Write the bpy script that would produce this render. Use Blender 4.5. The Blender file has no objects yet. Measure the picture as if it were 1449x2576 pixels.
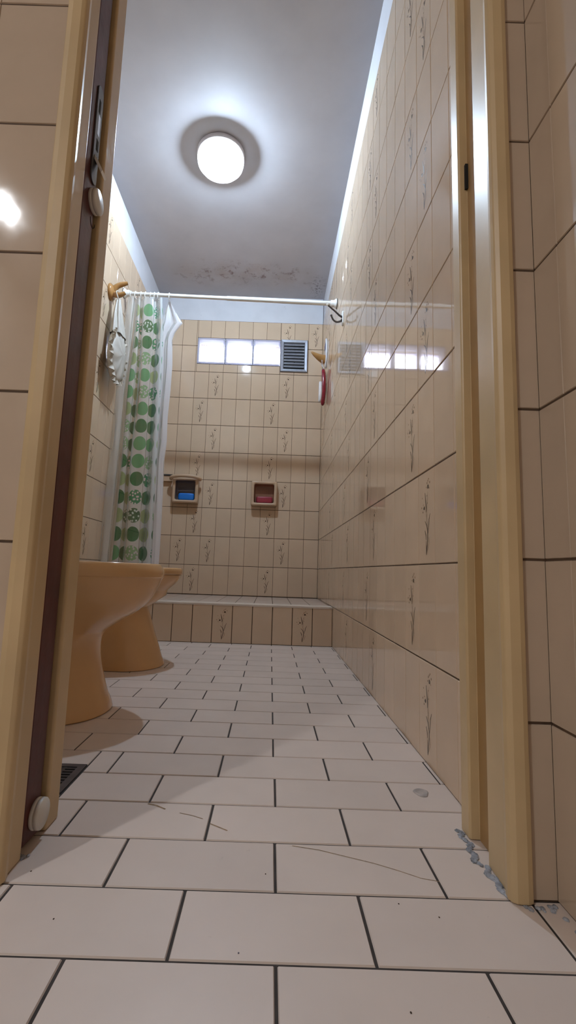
import bpy, bmesh, math, random
from mathutils import Vector, Matrix, noise

random.seed(7)
scene = bpy.context.scene
COL = scene.collection

# ------------------------------------------------------------------ camera
F_PX, CX = 1177.46, 686.58
PITCH, ROLL, YAW, CAM_H = 0.12577, 0.03453, 0.00164, 0.374
cam_data = bpy.data.cameras.new('camera')
cam_data.sensor_fit = 'HORIZONTAL'
cam_data.sensor_width = 36.0
cam_data.lens = F_PX / 1449.0 * 36.0
cam_data.shift_x = (724.5 - CX) / 1449.0
cam_data.clip_start = 0.02
cam = bpy.data.objects.new('camera', cam_data)
COL.objects.link(cam)
_r0 = Vector((math.cos(YAW), -math.sin(YAW), 0))
_f = Vector((math.sin(YAW), math.cos(YAW), 0))
_z = Vector((0, 0, 1))
_d = math.cos(PITCH) * _f + math.sin(PITCH) * _z
_u0 = -math.sin(PITCH) * _f + math.cos(PITCH) * _z
_r = math.cos(ROLL) * _r0 + math.sin(ROLL) * _u0
_u = math.cos(ROLL) * _u0 - math.sin(ROLL) * _r0
cam.matrix_world = Matrix(((_r.x, _u.x, -_d.x, 0), (_r.y, _u.y, -_d.y, 0),
                           (_r.z, _u.z, -_d.z, CAM_H), (0, 0, 0, 1)))
scene.camera = cam

# ------------------------------------------------------------------ world, lights, exposure
SKY = 10.0            # overcast daylight outside the window
BULB = 3900.0        # bathroom lamp
HALL = 28.0          # hallway ceiling lamp behind the camera
world = bpy.data.worlds.new('sky')
scene.world = world
world.use_nodes = True
world.node_tree.nodes['Background'].inputs[0].default_value = (0.86, 0.90, 1.0, 1)
world.node_tree.nodes['Background'].inputs[1].default_value = SKY
scene.view_settings.view_transform = 'Standard'
scene.view_settings.look = 'None'
scene.view_settings.exposure = 0.2
scene.view_settings.gamma = 1.0
scene.view_settings.use_curve_mapping = False
scene.cycles.max_bounces = 10
scene.cycles.diffuse_bounces = 6
scene.cycles.glossy_bounces = 5
scene.cycles.transparent_max_bounces = 12
scene.cycles.sample_clamp_indirect = 4.0
scene.cycles.caustics_reflective = False
scene.cycles.caustics_refractive = False
scene.cycles.use_denoising = True


def area_light(name, loc, size, energy, color, rot=(0, 0, 0), shape='DISK', size_y=None, portal=False):
    d = bpy.data.lights.new(name, 'AREA')
    d.shape = shape
    d.size = size
    if size_y:
        d.size_y = size_y
    d.energy = energy
    d.color = color
    o = bpy.data.objects.new(name, d)
    o.location = loc
    o.rotation_euler = rot
    if portal:
        d.cycles.is_portal = True
    COL.objects.link(o)
    return o


# the hallway's round ceiling lamp (its reflection shows in the left tiles)
area_light('hallway_lamp_light', (-1.6, -1.25, 2.385), 0.11, HALL, (0.95, 0.97, 1.0))
area_light('window_portal', (-0.285, 3.48, 1.96), 0.62, 0, (1, 1, 1), (math.radians(-90), 0, 0), 'RECTANGLE', 0.22, True)

# ------------------------------------------------------------------ measurements (metres)
XR, XL = 0.3289, -0.8894        # right and left wall of the bathroom
YC, YB = 2.458, 3.2645          # shower curb front, back wall
ZC, ZT = 2.40, 2.20             # ceiling, top of tiling
TW, TH = 0.10307, 0.20          # wall tile
YF, YI = 0.60, 0.756            # hallway face and bathroom face of the door wall
XH = 0.351                      # right wall of the hallway
FW, FD, FX, FY = 0.20278, 0.10139, 0.01954, 0.50035   # floor tile pitch and origin


# ------------------------------------------------------------------ helpers
class MB:
    def __init__(self):
        self.v, self.f, self.m, self.t, self.s = [], [], [], [], []

    def face(self, pts, mat=0, tint=0.5, smooth=False):
        n = len(self.v)
        self.v += [tuple(p) for p in pts]
        self.f.append(tuple(range(n, n + len(pts))))
        self.m.append(mat); self.t.append(tint); self.s.append(smooth)

    def add(self, verts, faces, mat=0, tint=0.5, smooth=False):
        n = len(self.v)
        self.v += [tuple(p) for p in verts]
        for f in faces:
            self.f.append(tuple(i + n for i in f))
            self.m.append(mat); self.t.append(tint); self.s.append(smooth)

    def box(self, a, b, mat=0):
        x0, y0, z0 = a; x1, y1, z1 = b
        v = [(x0, y0, z0), (x1, y0, z0), (x1, y1, z0), (x0, y1, z0), (x0, y0, z1), (x1, y0, z1), (x1, y1, z1), (x0, y1, z1)]
        self.add(v, [(0, 3, 2, 1), (4, 5, 6, 7), (0, 1, 5, 4), (1, 2, 6, 5), (2, 3, 7, 6), (3, 0, 4, 7)], mat)

    def prism(self, poly, z0, z1, mat=0, smooth=False):
        n = len(poly)
        v = [(x, y, z0) for x, y in poly] + [(x, y, z1) for x, y in poly]
        f = [tuple(range(n - 1, -1, -1)), tuple(range(n, 2 * n))]
        f += [(i, (i + 1) % n, n + (i + 1) % n, n + i) for i in range(n)]
        self.add(v, f, mat, smooth=smooth)

    def rings(self, rings, closed=True, cap0=True, cap1=True, mat=0, smooth=True):
        n = len(rings[0]); v = [p for r in rings for p in r]; f = []
        for i in range(len(rings) - 1):
            for j in range(n if closed else n - 1):
                k = (j + 1) % n
                f.append((i * n + j, i * n + k, (i + 1) * n + k, (i + 1) * n + j))
        self.add(v, f, mat, smooth=smooth)
        if cap0: self.face(list(reversed(rings[0])), mat)
        if cap1: self.face(rings[-1], mat)

    def tube(self, path, radii, seg=14, mat=0, caps=True, closed=False):
        path = [Vector(p) for p in path]
        n = len(path)
        if not hasattr(radii, '__len__'): radii = [radii] * n
        rs = []
        up = None
        for i, p in enumerate(path):
            if closed:
                t = (path[(i + 1) % n] - path[i - 1]).normalized()
            else:
                t = (path[min(i + 1, n - 1)] - path[max(i - 1, 0)]).normalized()
            if up is None:
                up = t.orthogonal().normalized()
            a = (up - t * up.dot(t)).normalized(); up = a
            b = t.cross(a)
            rs.append([p + (a * math.cos(2 * math.pi * k / seg) + b * math.sin(2 * math.pi * k / seg)) * radii[i] for k in range(seg)])
        if closed:
            rs.append(rs[0])
        self.rings(rs, True, caps and not closed, caps and not closed, mat)

    def lathe(self, prof, c=(0, 0, 0), axis='Z', seg=40, mat=0, smooth=True):
        """prof = list of (radius, height) along the axis"""
        rs = []
        for r, h in prof:
            ring = []
            for k in range(seg):
                a = 2 * math.pi * k / seg
                p = (r * math.cos(a), r * math.sin(a), h)
                if axis == 'X': p = (p[2], p[0], p[1])
                if axis == 'Y': p = (p[1], p[2], p[0])
                ring.append((c[0] + p[0], c[1] + p[1], c[2] + p[2]))
            rs.append(ring)
        self.rings(rs, True, prof[0][0] > 1e-5, prof[-1][0] > 1e-5, mat, smooth)

    def build(self, name, mats, parent=None, bevel=0, weld=False, sub=0, autosmooth=None):
        me = bpy.data.meshes.new(name)
        me.from_pydata(self.v, [], self.f)
        if not isinstance(mats, (list, tuple)): mats = [mats]
        for m in mats: me.materials.append(m)
        me.polygons.foreach_set('material_index', self.m)
        me.polygons.foreach_set('use_smooth', self.s)
        at = me.attributes.new('tint', 'FLOAT', 'FACE')
        at.data.foreach_set('value', self.t)
        if weld or bevel or sub:
            bm = bmesh.new(); bm.from_mesh(me)
            bmesh.ops.remove_doubles(bm, verts=bm.verts, dist=1e-5)
            bmesh.ops.recalc_face_normals(bm, faces=bm.faces)
            bm.to_mesh(me); bm.free()
        me.update()
        o = bpy.data.objects.new(name, me)
        COL.objects.link(o)
        if bevel:
            b = o.modifiers.new('bevel', 'BEVEL'); b.width = bevel; b.segments = 3; b.limit_method = 'ANGLE'
            b.angle_limit = math.radians(35)
        if sub:
            s = o.modifiers.new('sub', 'SUBSURF'); s.levels = sub; s.render_levels = sub
        if parent:
            o.parent = parent
            o.matrix_parent_inverse = Matrix.Translation(-Vector(parent.location))
        return o


def tag(o, label=None, cat=None, group=None, kind=None):
    if label: o['label'] = label
    if cat: o['category'] = cat
    if group: o['group'] = group
    if kind: o['kind'] = kind
    return o


def thing(name, loc, label=None, cat=None, group=None, kind=None):
    o = bpy.data.objects.new(name, None)
    o.empty_display_size = 0.05
    o.location = loc
    COL.objects.link(o)
    return tag(o, label, cat, group, kind)


def catmull(pts, n=8):
    out = []
    m = len(pts)
    for i in range(m - 1):
        p0, p1, p2, p3 = pts[max(i - 1, 0)], pts[i], pts[i + 1], pts[min(i + 2, m - 1)]
        for k in range(n):
            t = k / n
            out.append(tuple(0.5 * (2 * b + (c - a) * t + (2 * a - 5 * b + 4 * c - d) * t * t + (3 * b - a - 3 * c + d) * t ** 3)
                             for a, b, c, d in zip(p0, p1, p2, p3)))
    out.append(tuple(pts[-1]))
    return out


# ------------------------------------------------------------------ materials
def new_mat(name):
    m = bpy.data.materials.new(name)
    m.use_nodes = True
    nt = m.node_tree
    return m, nt, nt.nodes['Principled BSDF']


def N(nt, typ, **kw):
    n = nt.nodes.new(typ)
    for k, v in kw.items():
        setattr(n, k, v)
    return n


def mixcol(nt, fac, a, b, blend='MIX'):
    n = N(nt, 'ShaderNodeMix', data_type='RGBA', blend_type=blend)
    for sock, val in ((0, fac), (6, a), (7, b)):
        if hasattr(val, 'links'): nt.links.new(val, n.inputs[sock])
        elif sock == 0: n.inputs[0].default_value = val
        else: n.inputs[sock].default_value = (*val, 1)
    return n.outputs[2]


def math_(nt, op, a, b=None, c=None, clamp=False):
    n = N(nt, 'ShaderNodeMath', operation=op, use_clamp=clamp)
    for i, val in enumerate((a, b, c)):
        if val is None: continue
        if hasattr(val, 'links'): nt.links.new(val, n.inputs[i])
        else: n.inputs[i].default_value = val
    return n.outputs[0]


def noise_(nt, scale, detail=3, rough=0.55, coord='Object', dist=0.0):
    tc = N(nt, 'ShaderNodeTexCoord')
    n = N(nt, 'ShaderNodeTexNoise')
    n.inputs['Scale'].default_value = scale
    n.inputs['Detail'].default_value = detail
    n.inputs['Roughness'].default_value = rough
    n.inputs['Distortion'].default_value = dist
    nt.links.new(tc.outputs[coord], n.inputs['Vector'])
    return n.outputs['Fac']


def ramp(nt, fac, stops):
    n = N(nt, 'ShaderNodeValToRGB')
    e = n.color_ramp.elements
    while len(e) < len(stops): e.new(0.5)
    for el, (p, c) in zip(e, stops):
        el.position = p
        el.color = (*c, 1) if len(c) == 3 else c
    nt.links.new(fac, n.inputs[0])
    return n.outputs[0]


def simple(name, color, rough=0.4, var=0.08, scale=12, metal=0.0, spec=0.5, bump=0.0, bscale=60, coat=0.0):
    m, nt, p = new_mat(name)
    f = noise_(nt, scale)
    lo = tuple(c * (1 - var) for c in color); hi = tuple(min(1, c * (1 + var)) for c in color)
    nt.links.new(ramp(nt, f, [(0.3, lo), (0.7, hi)]), p.inputs['Base Color'])
    p.inputs['Roughness'].default_value = rough
    p.inputs['Metallic'].default_value = metal
    p.inputs['Specular IOR Level'].default_value = spec
    p.inputs['Coat Weight'].default_value = coat
    if bump:
        b = N(nt, 'ShaderNodeBump'); b.inputs['Strength'].default_value = bump; b.inputs['Distance'].default_value = 0.002
        nt.links.new(noise_(nt, bscale), b.inputs['Height']); nt.links.new(b.outputs[0], p.inputs['Normal'])
    return m


def tile_mat(name, base, rough, varA=0.10, cloud=0.10, bump=0.02, bscale=22, speck=False, spec=0.5):
    m, nt, p = new_mat(name)
    at = N(nt, 'ShaderNodeAttribute'); at.attribute_name = 'tint'
    t = math_(nt, 'MULTIPLY_ADD', at.outputs['Fac'], 2 * varA, 1 - varA)
    c = math_(nt, 'MULTIPLY_ADD', noise_(nt, 9, 4), 2 * cloud, 1 - cloud)
    k = math_(nt, 'MULTIPLY', t, c)
    comb = N(nt, 'ShaderNodeCombineXYZ')
    for i in range(3): nt.links.new(k, comb.inputs[i])
    col = mixcol(nt, 1.0, base, comb.outputs[0], 'MULTIPLY')
    if speck:
        s = ramp(nt, noise_(nt, 46, 5, 0.7), [(0.66, (0, 0, 0)), (0.76, (1, 1, 1))])
        big = ramp(nt, noise_(nt, 7, 3), [(0.45, (0, 0, 0)), (0.65, (1, 1, 1))])
        f = math_(nt, 'MULTIPLY', math_(nt, 'MULTIPLY', s, big), 0.35)
        col = mixcol(nt, f, col, (0.16, 0.13, 0.12))
    nt.links.new(col, p.inputs['Base Color'])
    r = math_(nt, 'MULTIPLY_ADD', noise_(nt, 14, 3), rough * 0.8, rough * 0.6)
    nt.links.new(r, p.inputs['Roughness'])
    p.inputs['Specular IOR Level'].default_value = spec
    if bump:
        b = N(nt, 'ShaderNodeBump'); b.inputs['Strength'].default_value = bump; b.inputs['Distance'].default_value = 0.01
        nt.links.new(noise_(nt, bscale, 2), b.inputs['Height']); nt.links.new(b.outputs[0], p.inputs['Normal'])
    return m


M = {}
M['wall_tile'] = tile_mat('beige_glazed_tile', (0.60, 0.455, 0.325), 0.04, 0.035, 0.08, 0.010, 14)
M['wall_grout'] = simple('brown_wall_grout', (0.085, 0.050, 0.028), 0.8, 0.3, 30)
M['hall_tile'] = tile_mat('beige_hallway_tile', (0.50, 0.395, 0.30), 0.06, 0.03, 0.09, 0.03, 14)
M['shower_tile'] = tile_mat('matt_beige_shower_tile', (0.47, 0.37, 0.30), 0.45, 0.035, 0.08, 0.0)
M['motif'] = simple('brown_flower_print', (0.05, 0.028, 0.018), 0.12, 0.3, 200)
M['motif_faint'] = simple('faint_flower_print', (0.30, 0.205, 0.13), 0.12, 0.3, 200)
M['floor_tile'] = tile_mat('grey_beige_floor_tile', (0.66, 0.565, 0.505), 0.36, 0.05, 0.08, 0.02, 30, True)
M['floor_grout'] = simple('dark_floor_grout', (0.040, 0.031, 0.027), 0.85, 0.3, 40)
def paint_mat():
    m, nt, p = new_mat('white_wall_paint_with_specks')
    base = ramp(nt, noise_(nt, 8), [(0.3, (0.57, 0.57, 0.60)), (0.7, (0.62, 0.62, 0.65))])
    sp = ramp(nt, noise_(nt, 20, 5, 0.7), [(0.67, (0, 0, 0)), (0.73, (1, 1, 1))])
    big = ramp(nt, noise_(nt, 3.5, 2), [(0.5, (0, 0, 0)), (0.62, (1, 1, 1))])
    col = mixcol(nt, math_(nt, 'MULTIPLY', math_(nt, 'MULTIPLY', sp, big), 0.7), base, (0.22, 0.21, 0.24))
    nt.links.new(col, p.inputs['Base Color'])
    p.inputs['Roughness'].default_value = 0.55
    return m


M['paint'] = paint_mat()
M['plaster'] = simple('plain_plaster', (0.60, 0.55, 0.48), 0.7, 0.05, 6)
M['frame'] = simple('ochre_gloss_paint', (0.53, 0.39, 0.215), 0.38, 0.10, 7, bump=0.15, bscale=24)
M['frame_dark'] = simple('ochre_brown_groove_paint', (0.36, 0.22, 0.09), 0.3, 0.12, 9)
M['door'] = simple('dark_mahogany_varnish', (0.085, 0.022, 0.018), 0.38, 0.25, 18, spec=0.3, bump=0.25, bscale=50)
M['metal_dark'] = simple('dull_dark_metal', (0.11, 0.105, 0.11), 0.38, 0.2, 30, metal=0.7)
M['metal'] = simple('polished_metal', (0.75, 0.75, 0.78), 0.18, 0.05, 20, metal=1.0)
M['pull'] = simple('white_painted_glint', (0.88, 0.88, 0.90), 0.3, 0.05, 20)  # plain white colour stands in for the lamp's reflection on the finger pull
M['alu'] = simple('grey_aluminium', (0.33, 0.34, 0.38), 0.42, 0.12, 30, metal=0.6)
M['white_plastic'] = simple('off_white_plastic', (0.62, 0.59, 0.54), 0.4, 0.05, 30)
M['white_rod'] = simple('white_enamel', (0.84, 0.85, 0.84), 0.3, 0.04, 30)
M['black'] = simple('black_hole', (0.006, 0.006, 0.006), 0.8, 0.1, 10)
M['ochre'] = simple('ochre_sanitary_ceramic', (0.60, 0.36, 0.165), 0.20, 0.06, 5, coat=0.3)
M['brown_ceramic'] = simple('caramel_ceramic', (0.36, 0.185, 0.06), 0.15, 0.12, 20, coat=0.4)
M['dish'] = simple('beige_ceramic_dish', (0.52, 0.37, 0.25), 0.15, 0.08, 14, coat=0.2)
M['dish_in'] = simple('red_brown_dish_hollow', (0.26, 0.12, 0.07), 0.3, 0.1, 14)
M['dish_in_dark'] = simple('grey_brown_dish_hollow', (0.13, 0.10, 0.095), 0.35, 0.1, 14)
M['soap_blue'] = simple('blue_soap', (0.012, 0.17, 0.62), 0.35, 0.08, 30)
M['soap_red'] = simple('red_soap', (0.30, 0.030, 0.050), 0.35, 0.1, 30)
M['red'] = simple('deep_red_plastic', (0.20, 0.006, 0.018), 0.2, 0.1, 30, coat=0.4)
M['bristle'] = simple('white_bristles', (0.78, 0.74, 0.72), 0.6, 0.06, 60)
M['blue'] = simple('cobalt_print', (0.02, 0.05, 0.26), 0.2, 0.2, 60)
M['porcelain'] = simple('white_porcelain', (0.70, 0.71, 0.76), 0.12, 0.04, 30)
M['cloth'] = simple('white_satin_cloth', (0.52, 0.49, 0.44), 0.45, 0.06, 20, bump=0.3, bscale=30)
M['cloth_edge'] = simple('cream_ruffle_cloth', (0.50, 0.46, 0.39), 0.55, 0.08, 24)
M['grate'] = simple('black_drain_metal', (0.045, 0.043, 0.043), 0.45, 0.2, 30, metal=0.5)
M['mortar'] = simple('blue_grey_mortar', (0.28, 0.29, 0.32), 0.9, 0.5, 90, bump=0.8, bscale=160)
M['curb_lip'] = simple('pale_cream_edging', (0.60, 0.52, 0.44), 0.65, 0.08, 14)
M['lamp_body'] = simple('white_lamp_porcelain', (0.66, 0.62, 0.64), 0.35, 0.04, 20)
M['added_eave'] = simple('grey_violet_added_eave', (0.42, 0.40, 0.52), 0.8, 0.1, 5)


def ceiling_mat():
    m, nt, p = new_mat('white_ceiling_paint_with_mould')
    tc = N(nt, 'ShaderNodeTexCoord')
    sep = N(nt, 'ShaderNodeSeparateXYZ'); nt.links.new(tc.outputs['Object'], sep.inputs[0])
    base = ramp(nt, noise_(nt, 5, 4), [(0.3, (0.45, 0.435, 0.455)), (0.7, (0.50, 0.485, 0.505))])
    # patch of mould near the back wall
    yy = sep.outputs['Y']; xx = sep.outputs['X']
    wob = math_(nt, 'MULTIPLY_ADD', noise_(nt, 4, 2), 0.20, -0.10)
    y2 = math_(nt, 'ADD', yy, wob)
    band = math_(nt, 'SUBTRACT', 1.0, math_(nt, 'DIVIDE', math_(nt, 'ABSOLUTE', math_(nt, 'SUBTRACT', y2, 3.0)), 0.15), clamp=True)
    xb = math_(nt, 'SUBTRACT', 1.0, math_(nt, 'POWER', math_(nt, 'DIVIDE', math_(nt, 'ABSOLUTE', math_(nt, 'ADD', xx, 0.25)), 0.52), 4.0), clamp=True)
    mask = math_(nt, 'MULTIPLY', band, xb)
    soft = math_(nt, 'MULTIPLY', mask, math_(nt, 'MULTIPLY', ramp(nt, noise_(nt, 7, 4), [(0.4, (0, 0, 0)), (0.62, (1, 1, 1))]), 0.5))
    c1 = mixcol(nt, soft, base, (0.36, 0.29, 0.25))
    spots = ramp(nt, noise_(nt, 17, 6, 0.75), [(0.54, (0, 0, 0)), (0.66, (1, 1, 1))])
    f2 = math_(nt, 'MULTIPLY', math_(nt, 'MULTIPLY', spots, mask), 1.0)
    c2 = mixcol(nt, f2, c1, (0.17, 0.09, 0.075))
    # corner speckles at right
    cr = math_(nt, 'SUBTRACT', 1.0, math_(nt, 'DIVIDE', math_(nt, 'ABSOLUTE', math_(nt, 'SUBTRACT', xx, 0.27)), 0.07), clamp=True)
    cy = math_(nt, 'SUBTRACT', 1.0, math_(nt, 'DIVIDE', math_(nt, 'ABSOLUTE', math_(nt, 'SUBTRACT', yy, 3.12)), 0.16), clamp=True)
    sp2 = ramp(nt, noise_(nt, 55, 4, 0.7), [(0.52, (0, 0, 0)), (0.6, (1, 1, 1))])
    f3 = math_(nt, 'MULTIPLY', math_(nt, 'MULTIPLY', cr, cy), sp2)
    c3 = mixcol(nt, f3, c2, (0.08, 0.06, 0.06))
    nt.links.new(c3, p.inputs['Base Color'])
    p.inputs['Roughness'].default_value = 0.6
    return m


M['ceiling'] = ceiling_mat()


def clear_mat(name, tint=(1, 1, 1), rough=0.03, gloss=0.12, diffuse=0.0, bump=0.0, bscale=60, fresnel=True):
    """Thin clear sheet: lets light straight through, with a mirror-like sheen and a little scatter."""
    m, nt, p = new_mat(name)
    nt.nodes.remove(p)
    out = nt.nodes['Material Output']
    tr = N(nt, 'ShaderNodeBsdfTransparent'); tr.inputs[0].default_value = (*tint, 1)
    gl = N(nt, 'ShaderNodeBsdfGlossy'); gl.inputs['Roughness'].default_value = rough
    fac = gloss
    if fresnel:
        lw = N(nt, 'ShaderNodeLayerWeight'); lw.inputs[0].default_value = gloss
        fac = lw.outputs['Fresnel']
    mx = N(nt, 'ShaderNodeMixShader')
    if hasattr(fac, 'links'): nt.links.new(fac, mx.inputs[0])
    else: mx.inputs[0].default_value = fac
    nt.links.new(tr.outputs[0], mx.inputs[1]); nt.links.new(gl.outputs[0], mx.inputs[2])
    last = mx
    if diffuse:
        tl = N(nt, 'ShaderNodeBsdfTranslucent'); tl.inputs[0].default_value = (*tint, 1)
        df = N(nt, 'ShaderNodeBsdfDiffuse'); df.inputs[0].default_value = (*tint, 1)
        a = N(nt, 'ShaderNodeMixShader'); a.inputs[0].default_value = 0.5
        nt.links.new(tl.outputs[0], a.inputs[1]); nt.links.new(df.outputs[0], a.inputs[2])
        b = N(nt, 'ShaderNodeMixShader'); b.inputs[0].default_value = diffuse
        nt.links.new(mx.outputs[0], b.inputs[1]); nt.links.new(a.outputs[0], b.inputs[2])
        last = b
    if bump:
        bp = N(nt, 'ShaderNodeBump'); bp.inputs['Strength'].default_value = bump; bp.inputs['Distance'].default_value = 0.004
        nt.links.new(noise_(nt, bscale), bp.inputs['Height']); nt.links.new(bp.outputs[0], gl.inputs['Normal'])
    nt.links.new(last.outputs[0], out.inputs[0])
    return m


M['block_glass'] = clear_mat('ribbed_block_glass', (0.97, 0.97, 1.0), 0.08, 0.15, 0.16, 0.3, 90)
M['block_edge'] = clear_mat('block_glass_rim', (0.90, 0.90, 1.0), 0.1, 0.2, 0.55)
M['lamp_glass'] = clear_mat('pressed_lamp_glass', (1, 1, 1), 0.08, 0.25, 0.30, 0.8, 70)

bm_, nt_, p_ = new_mat('lit_bulb')
p_.inputs['Base Color'].default_value = (1, 1, 1, 1)
p_.inputs['Emission Color'].default_value = (0.64, 0.81, 1.0, 1)
p_.inputs['Emission Strength'].default_value = BULB
M['bulb'] = bm_


def curtain_mat(name, dots):
    """Thin milky plastic sheet; dotted with a grid of green discs of several prints."""
    m, nt, p = new_mat(name)
    nt.nodes.remove(p)
    out = nt.nodes['Material Output']
    white = (0.80, 0.84, 0.84)
    if dots:
        uv = N(nt, 'ShaderNodeUVMap'); uv.uv_map = 'UVMap'
        sc = N(nt, 'ShaderNodeVectorMath', operation='SCALE'); sc.inputs['Scale'].default_value = 1 / 0.098
        nt.links.new(uv.outputs[0], sc.inputs[0])
        fl = N(nt, 'ShaderNodeVectorMath', operation='FLOOR'); nt.links.new(sc.outputs[0], fl.inputs[0])
        fr = N(nt, 'ShaderNodeVectorMath', operation='FRACTION'); nt.links.new(sc.outputs[0], fr.inputs[0])
        ce = N(nt, 'ShaderNodeVectorMath', operation='SUBTRACT'); ce.inputs[1].default_value = (0.5, 0.5, 0)
        nt.links.new(fr.outputs[0], ce.inputs[0])
        le = N(nt, 'ShaderNodeVectorMath', operation='LENGTH'); nt.links.new(ce.outputs[0], le.inputs[0])
        r = le.outputs['Value']
        wn = N(nt, 'ShaderNodeTexWhiteNoise', noise_dimensions='2D'); nt.links.new(fl.outputs[0], wn.inputs['Vector'])
        h = wn.outputs['Value']
        disc = math_(nt, 'LESS_THAN', r, 0.40)
        cr = N(nt, 'ShaderNodeValToRGB'); cr.color_ramp.interpolation = 'CONSTANT'
        stops = [(0.0, (0.015, 0.17, 0.055)), (0.26, (0.12, 0.36, 0.16)), (0.42, (0.33, 0.42, 0.20)),
                 (0.58, (0.03, 0.23, 0.10)), (0.74, (0.24, 0.42, 0.22)), (0.88, (0.02, 0.15, 0.06))]
        e = cr.color_ramp.elements
        while len(e) < len(stops): e.new(0.5)
        for el, (pp, c) in zip(e, stops): el.position = pp; el.color = (*c, 1)
        nt.links.new(h, cr.inputs[0])
        vo = N(nt, 'ShaderNodeTexVoronoi', voronoi_dimensions='2D'); vo.inputs['Scale'].default_value = 5.5
        nt.links.new(sc.outputs[0], vo.inputs['Vector'])
        holes = math_(nt, 'LESS_THAN', vo.outputs['Distance'], 0.30)
        patt = math_(nt, 'GREATER_THAN', h, 0.58)
        cut = math_(nt, 'MULTIPLY', holes, patt)
        # six-ball print on the last class
        dotm = math_(nt, 'MULTIPLY', disc, math_(nt, 'SUBTRACT', 1.0, cut))
        at = N(nt, 'ShaderNodeSeparateXYZ'); nt.links.new(uv.outputs[0], at.inputs[0])
        top = math_(nt, 'LESS_THAN', at.outputs['Y'], 1.865)
        lft = math_(nt, 'GREATER_THAN', at.outputs['X'], 0.098)
        dotm = math_(nt, 'MULTIPLY', math_(nt, 'MULTIPLY', dotm, top), lft)
        col = mixcol(nt, dotm, white, cr.outputs[0])
        opac = math_(nt, 'MULTIPLY_ADD', dotm, 0.32, 0.46)
    else:
        rgb = N(nt, 'ShaderNodeRGB'); rgb.outputs[0].default_value = (0.82, 0.83, 0.88, 1)
        col = rgb.outputs[0]
        opac = 0.86
    tl = N(nt, 'ShaderNodeBsdfTranslucent'); nt.links.new(col, tl.inputs[0])
    df = N(nt, 'ShaderNodeBsdfDiffuse'); nt.links.new(col, df.inputs[0])
    a = N(nt, 'ShaderNodeMixShader'); a.inputs[0].default_value = 0.62
    nt.links.new(tl.outputs[0], a.inputs[1]); nt.links.new(df.outputs[0], a.inputs[2])
    tr = N(nt, 'ShaderNodeBsdfTransparent'); tr.inputs[0].default_value = (0.95, 0.97, 0.96, 1)
    b = N(nt, 'ShaderNodeMixShader')
    if hasattr(opac, 'links'): nt.links.new(opac, b.inputs[0])
    else: b.inputs[0].default_value = opac
    nt.links.new(tr.outputs[0], b.inputs[1]); nt.links.new(a.outputs[0], b.inputs[2])
    gl = N(nt, 'ShaderNodeBsdfGlossy'); gl.inputs['Roughness'].default_value = 0.22
    lw = N(nt, 'ShaderNodeLayerWeight'); lw.inputs[0].default_value = 0.2
    g = math_(nt, 'MULTIPLY', lw.outputs['Fresnel'], 0.6)
    c = N(nt, 'ShaderNodeMixShader'); nt.links.new(g, c.inputs[0])
    nt.links.new(b.outputs[0], c.inputs[1]); nt.links.new(gl.outputs[0], c.inputs[2])
    nt.links.new(c.outputs[0], out.inputs[0])
    return m


M['curtain'] = curtain_mat('milky_plastic_with_green_discs', True)
M['liner'] = curtain_mat('plain_white_plastic', False)

# ------------------------------------------------------------------ tiling
def stroke(pts, w0, w1):
    """tapered flat stroke (list of 2-D points) -> quads"""
    q = []
    n = len(pts)
    L, R = [], []
    for i, (x, y) in enumerate(pts):
        a = pts[max(i - 1, 0)]; b = pts[min(i + 1, n - 1)]
        dx, dy = b[0] - a[0], (b[1] - a[1]) * 2
        l = math.hypot(dx, dy) or 1
        t = i / (n - 1)
        w = 0.6 * (w0 + (w1 - w0) * t) * (0.35 + math.sin(math.pi * (0.1 + 0.8 * t)))
        nx, ny = -dy / l * w, dx / l * w / 2
        L.append((x + nx, y + ny)); R.append((x - nx, y - ny))
    for i in range(n - 1):
        q.append((L[i], L[i + 1], R[i + 1], R[i]))
    return q


def blob(cx, cy, r, seed):
    rnd = random.Random(seed)
    return [tuple((cx + 0.8 * r * (0.75 + 0.5 * rnd.random()) * math.cos(a * math.pi / 4), cy + 0.4 * r * (0.75 + 0.5 * rnd.random()) * math.sin(a * math.pi / 4)) for a in range(8))]


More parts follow.
